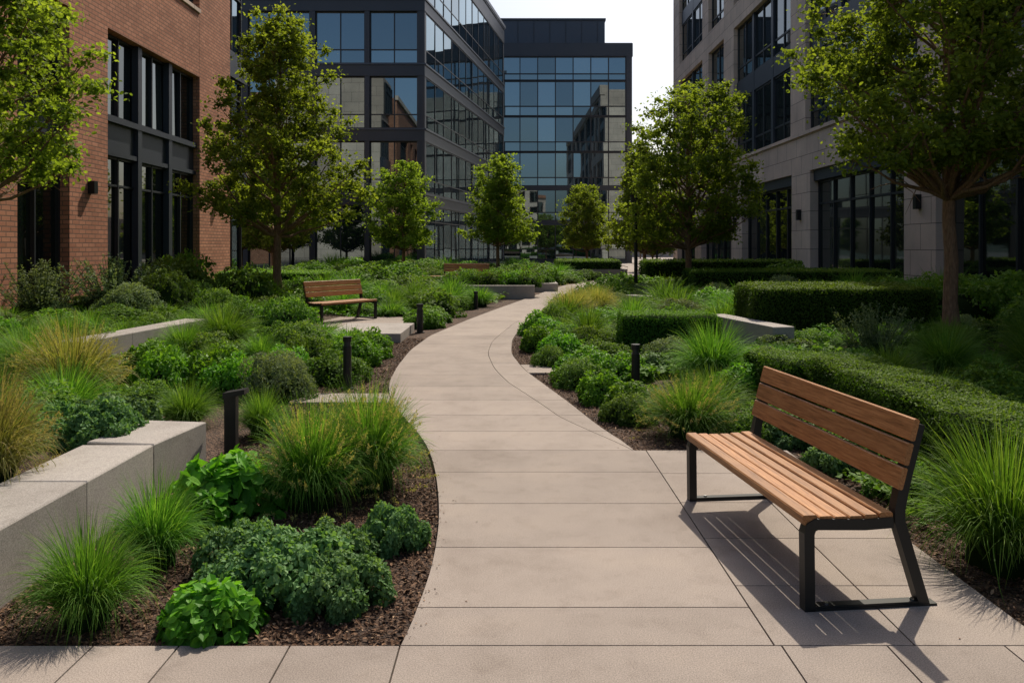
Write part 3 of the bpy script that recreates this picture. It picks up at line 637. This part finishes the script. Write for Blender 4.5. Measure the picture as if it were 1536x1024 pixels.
for (a0,a1) in ((4,9.5),(11.2,14.2),(16.1,18.0),(19.7,25.5)):
    nc=max(1,int(round((a1-a0)/1.93)))
    b.box('spandrel_brick',M_brick,fr,a0+.002,a1-.002,7.12,9.15,-.498,-.003); b.box('spandrel_brick',M_brick,fr,a0+.002,a1-.002,12.2,14.6,-.498,-.003)
    b.box('sill',M_lime,fr,a0+.004,a1-.004,9.152,9.27,-.497,.05)
    b.win(fr,a0,a1,.35,4.0,-.30,nc*2,(0,.80,1),M_glassd); b.box('plinth',M_panel,fr,a0+.002,a1-.002,-.1,.348,-.49,-.12)
    b.box('spandrel_panel',M_panel,fr,a0+.003,a1-.003,4.002,4.99,-.49,-.20); b.box('spandrel_panel',M_panel,fr,a0+.002,a1-.002,4.85,4.998,-.2,-.08)
    b.box('spandrel_panel',M_panel,fr,a0+.003,a1-.003,4.003,4.12,-.2,-.12)
    b.win(fr,a0,a1,5.0,7.1,-.30,nc*2,(0,1),M_glassd); b.win(fr,a0,a1,9.28,12.19,-.30,nc*2,(0,.7,1),M_glassd)
    for k in range(1,nc): u=a0+(a1-a0)*k/nc; b.box('mullion_posts',M_panel,fr,u-.11,u+.11,-.05,7.1,-.28,-.10)
b.box('cornice',M_lime,fr,1.9,28.35,14.602,15.0,-.5,.15)
for u in (18.85,26.9): b.box('wall_lamp',M_black,fr,u-.08,u+.08,2.95,3.25,.002,.16)
b.done()
b=Bld('connector_building'); fr=((-10.7,0),(0,1),(1,0))
b.box('walls',M_lime,fr,28.27,32.2,-.1,16,-9,-.3)
for z0,z1 in ((.3,4.2),(5.2,8.2),(9.2,12.2),(13,15.6)):
    b.win(fr,28.6,31.9,z0,z1,-.22,3,(0,.75,1),M_glass); 
b.box('bands',M_panel,fr,28.272,32.2,4.2,5.2,-.3,-.02); b.box('bands',M_panel,fr,28.272,32.2,8.21,9.19,-.3,-.02); b.done()
b=Bld('dark_office_building'); fr=((-5.37,49),(1,0),(0,-1)); fs=((-5.37,49),(.1724,.985),(.985,-.1724))
def prism(bl,part,mat,pts,z0,z1):
    n=len(pts); V=[[*p,z0] for p in pts]+[[*p,z1] for p in pts]; bl.acc(part,mat).add(V,[[i,(i+1)%n,(i+1)%n+n,i+n] for i in range(n)]); bl.acc(part,mat).add([[*p,z1] for p in pts],[list(range(n))])
far=(-5.37+.1724*26.9,49+.985*26.9)
prism(b,'walls',M_frame,[(-22,49.5),(-5.75,49.5),(far[0]-.55,far[1]-.1),(-22,far[1])],-.1,22.2)
lv=[(.3,4.25),(5.0,8.2),(9.0,12.2),(13.0,16.2),(17.0,20.9)]
for i,(z0,z1) in enumerate(lv):
    for (a0,a1,nc) in ((-10.9,-7.1,3),(-6.75,-3.7,2),(-3.4,-.4,2),(-16.5,-11.6,4)):
        b.win(fr,a0,a1,z0,z1,-.28,nc,(0,.27,1) if i else (0,.75,1),M_glass,.06,.08)
    b.win(fs,.4,26.5,z0,z1,-.07,12,(0,.27,1) if i else (0,.75,1),M_glass,.07,.035)
for (z0,z1) in ((-.1,.3),(4.25,5.0),(8.2,9.0),(12.2,13.0),(16.2,17.0),(20.9,22.3)):
    b.box('floor_bands',M_panel,fr,-16.6,0.0,z0+.002,z1-.002,-.5,0); b.box('floor_bands',M_panel2,fs,.003,26.9,z0+.002,z1-.002,-.5,-.001)
    if z1-z0>.5: 
        b.box('band_trim',M_panel2,fr,-16.6,.05,z1-.12,z1-.01,0.001,.07); b.box('band_trim',M_panel,fs,.08,26.9,z1-.12,z1-.01,0.001,.07)
for u0,u1 in ((-11.6,-10.9),(-7.1,-6.75),(-3.7,-3.4),(-.4,-.003)):
    b.box('columns',M_panel,fr,u0+.002,u1-.002,-.1,22.2,-.5,-.03)
for u in (.003,26.5): b.box('columns',M_panel2,fs,u,u+.397,-.1,22.2,-.5,-.03)
b.box('parapet',M_panel2,fr,-17,.1,22.302,22.6,-1,.12); b.box('parapet',M_panel2,fs,.12,27,22.302,22.6,-1,.12)
b.done()
b=Bld('glass_office_building'); fr=((0,85),(1,0),(0,-1)); fq=((12.8,85),(0,1),(1,0))
b.box('walls',M_frame,fr,-9,12.75,-.1,23.2,-24,-.3)
zl=[0.3,4.3,8.0,11.8,15.6,19.4,22.0]
cols=np.linspace(-8.6,12.2,12)
for i in range(6):
    z0,z1=zl[i],zl[i+1]; b.win(fr,-8.6,12.2,z0+.02,z1-.02,-.1,cols,(0,.28,1),M_glass,.10,.12,.006)
b.box('frame_edge',M_panel,fr,12.202,12.8,-.1,22,-.3,.1); b.box('frame_edge',M_panel,fr,-9,12.8,22.002,23.4,-.3,.12); b.box('frame_edge',M_panel,fr,-9,12.2,-.1,.3,-.3,.05)
for z in (4.3,8.0): b.box('frame_edge',M_panel,fr,-8.6,12.2,z-.3,z+.25,-.1,.06)
b.win(fq,.3,23.6,.3,22.0,-.06,12,(0,.18,.36,.54,.72,.9,1),M_glass,.09,.12)
b.box('side_edge',M_panel,fq,-0.0,23.9,22.01,23.39,-.3,.1)
b.box('penthouse',M_panel2,fr,-3,10.2,23.402,26.5,-16,-2.5); b.box('penthouse_cap',M_panel,fr,-3.1,10.3,26.502,26.75,-16.1,-2.4)
for k in range(8): b.box('penthouse_ribs',M_panel,fr,-2.9+k*1.75,-2.8+k*1.75,23.41,26.49,-2.5,-2.45)
b.done()
b=Bld('limestone_building'); fr=((12.5,0),(0,1),(-1,0))
b.box('core',M_frame,fr,1,61.4,-.1,23,-14,-.55)
b.box('end_wall',M_lime,fr,61.402,61.7,-.1,23.5,-14,-.0)
gp=[(1,5),(13.4,15.4),(23.5,25.4),(33.4,35.6),(43.3,45.4),(52.6,54.4),(60.2,61.4)]
for a0,a1 in gp: b.box('piers',M_lime,fr,a0,a1,-.1,4.9,-.55,0)
for (p,q) in zip(gp[:-1],gp[1:]):
    a0,a1=p[1],q[0]; n=max(2,int(round((a1-a0)/1.6)))
    b.box('plinth',M_lime,fr,a0+.002,a1-.002,-.1,.5,-.55,-.12); b.win(fr,a0,a1,.5,4.45,-.42,n,(0,.76,1),M_glassd,.08,.08)
    b.box('lintel',M_panel,fr,a0+.002,a1-.002,4.452,4.898,-.55,-.15)
b.box('stone_band',M_lime,fr,1,61.4,4.902,6.45,-.55,.0); b.box('band_ledge',M_lime,fr,1,61.6,6.452,6.6,-.55,.10)
up=[(1,3),(12,14),(22.8,24.6),(34,35.8),(45,47.1),(50.8,52.4),(59.6,61.4)]
for a0,a1 in up: b.box('piers',M_lime,fr,a0,a1,6.602,22.2,-.55,-.02)
for (p,q) in zip(up[:-1],up[1:]):
    a0,a1=p[1],q[0]; n=max(1,int(round((a1-a0)/3.1)))
    for (z0,z1) in ((6.62,9.9),(10.9,14.0),(15.3,18.2),(19.2,21.9)):
        b.win(fr,a0,a1,z0,z1,-.30,n*2,(0,.25,1),M_glass,.09,.05)
    for (z0,z1) in ((9.9,10.9),(18.2,19.2)): b.box('spandrel',M_panel,fr,a0+.002,a1-.002,z0+.002,z1-.002,-.55,-.2)
    b.box('stone_mid',M_lime,fr,a0+.002,a1-.002,14.002,15.298,-.55,-.025)
    b.box('stone_mid',M_lime,fr,a0+.002,a1-.002,21.902,22.198,-.55,-.025)
    for k in range(1,n): u=a0+(a1-a0)*k/n; b.box('posts',M_panel,fr,u-.16,u+.16,6.62,13.99,-.5,-.19); b.box('posts',M_panel,fr,u-.16,u+.16,15.31,21.89,-.5,-.19)
b.box('cornice',M_lime,fr,1,61.8,22.202,23.5,-.6,.12)
for u in (34.5,24.4,44.4): b.box('wall_lamp',M_black,fr,u-.09,u+.09,2.85,3.3,.002,.18)
b.done()
b=Bld('rear_reflection_building'); fr=((0,-48),(1,0),(0,1))  # unseen block behind the camera, added for the windows to reflect
b.box('walls',M_lime,fr,-22,9,-.1,17,-12,-.3)
for i in range(4):
    for k in range(9): b.win(fr,-21.2+k*3.4,-19+k*3.4,.8+i*4.1,3.7+i*4.1,-.25,2,(0,1),M_glassd)
b.box('parapet',M_brick,fr,-22,9,17.01,17.8,-1,.1); b.done()
b=Bld('distant_building'); fr=((0,135),(1,0),(0,-1))
b.box('walls',M_lime,fr,8,48,-.1,6.5,-12,0)
for k in range(12): b.win(fr,9+k*3.2,11.2+k*3.2,.8,3.6,.07,2,(0,1),M_glassd)
b.done()
ac=Acc(); ac.add([[-30,60.5,-.045],[12.4,60.5,-.045],[12.4,84.9,-.045],[-30,84.9,-.045]],[[0,1,2,3]],0,.5); ac.add([[12.9,62,-.05],[60,62,-.05],[60,134,-.05],[12.9,134,-.05]],[[0,1,2,3]],0,.5); obj('plaza_pavement',ac.mesh('plaza',[M_pave]))

# ------------------------------------------------------------ light, sky, camera
sx,sy=.34,.92; el=math.radians(51)
w=bpy.data.worlds.new('World'); sc.world=w; w.use_nodes=True; nt=w.node_tree
sk=nt.nodes.new('ShaderNodeTexSky'); sk.sky_type='NISHITA'; sk.sun_disc=False; sk.sun_elevation=el; sk.sun_rotation=math.atan2(sx,sy); sk.air_density=1.0; sk.dust_density=3.5; sk.ozone_density=.8
bg=nt.nodes['Background']; bg.inputs[1].default_value=.135; L(nt,sk.outputs[0],bg.inputs[0])
ld=bpy.data.lights.new('sun','SUN'); ld.energy=4.5; ld.angle=math.radians(.6); ld.color=(1,.90,.75)
lo=bpy.data.objects.new('sun',ld); sc.collection.objects.link(lo)
hd=Vector((sx,sy,0)).normalized(); d=Vector((hd.x*math.cos(el),hd.y*math.cos(el),math.sin(el))); lo.rotation_euler=d.to_track_quat('Z','Y').to_euler()
cd=bpy.data.cameras.new('camera'); cd.sensor_width=36; cd.lens=28; cd.shift_y=-(512-370)/1536; cd.clip_end=1500; cd.clip_start=.05
co=bpy.data.objects.new('camera',cd); sc.collection.objects.link(co); co.location=(0,0,1.7); co.rotation_euler=(math.radians(90),0,0); sc.camera=co
print('objects',len(bpy.data.objects))
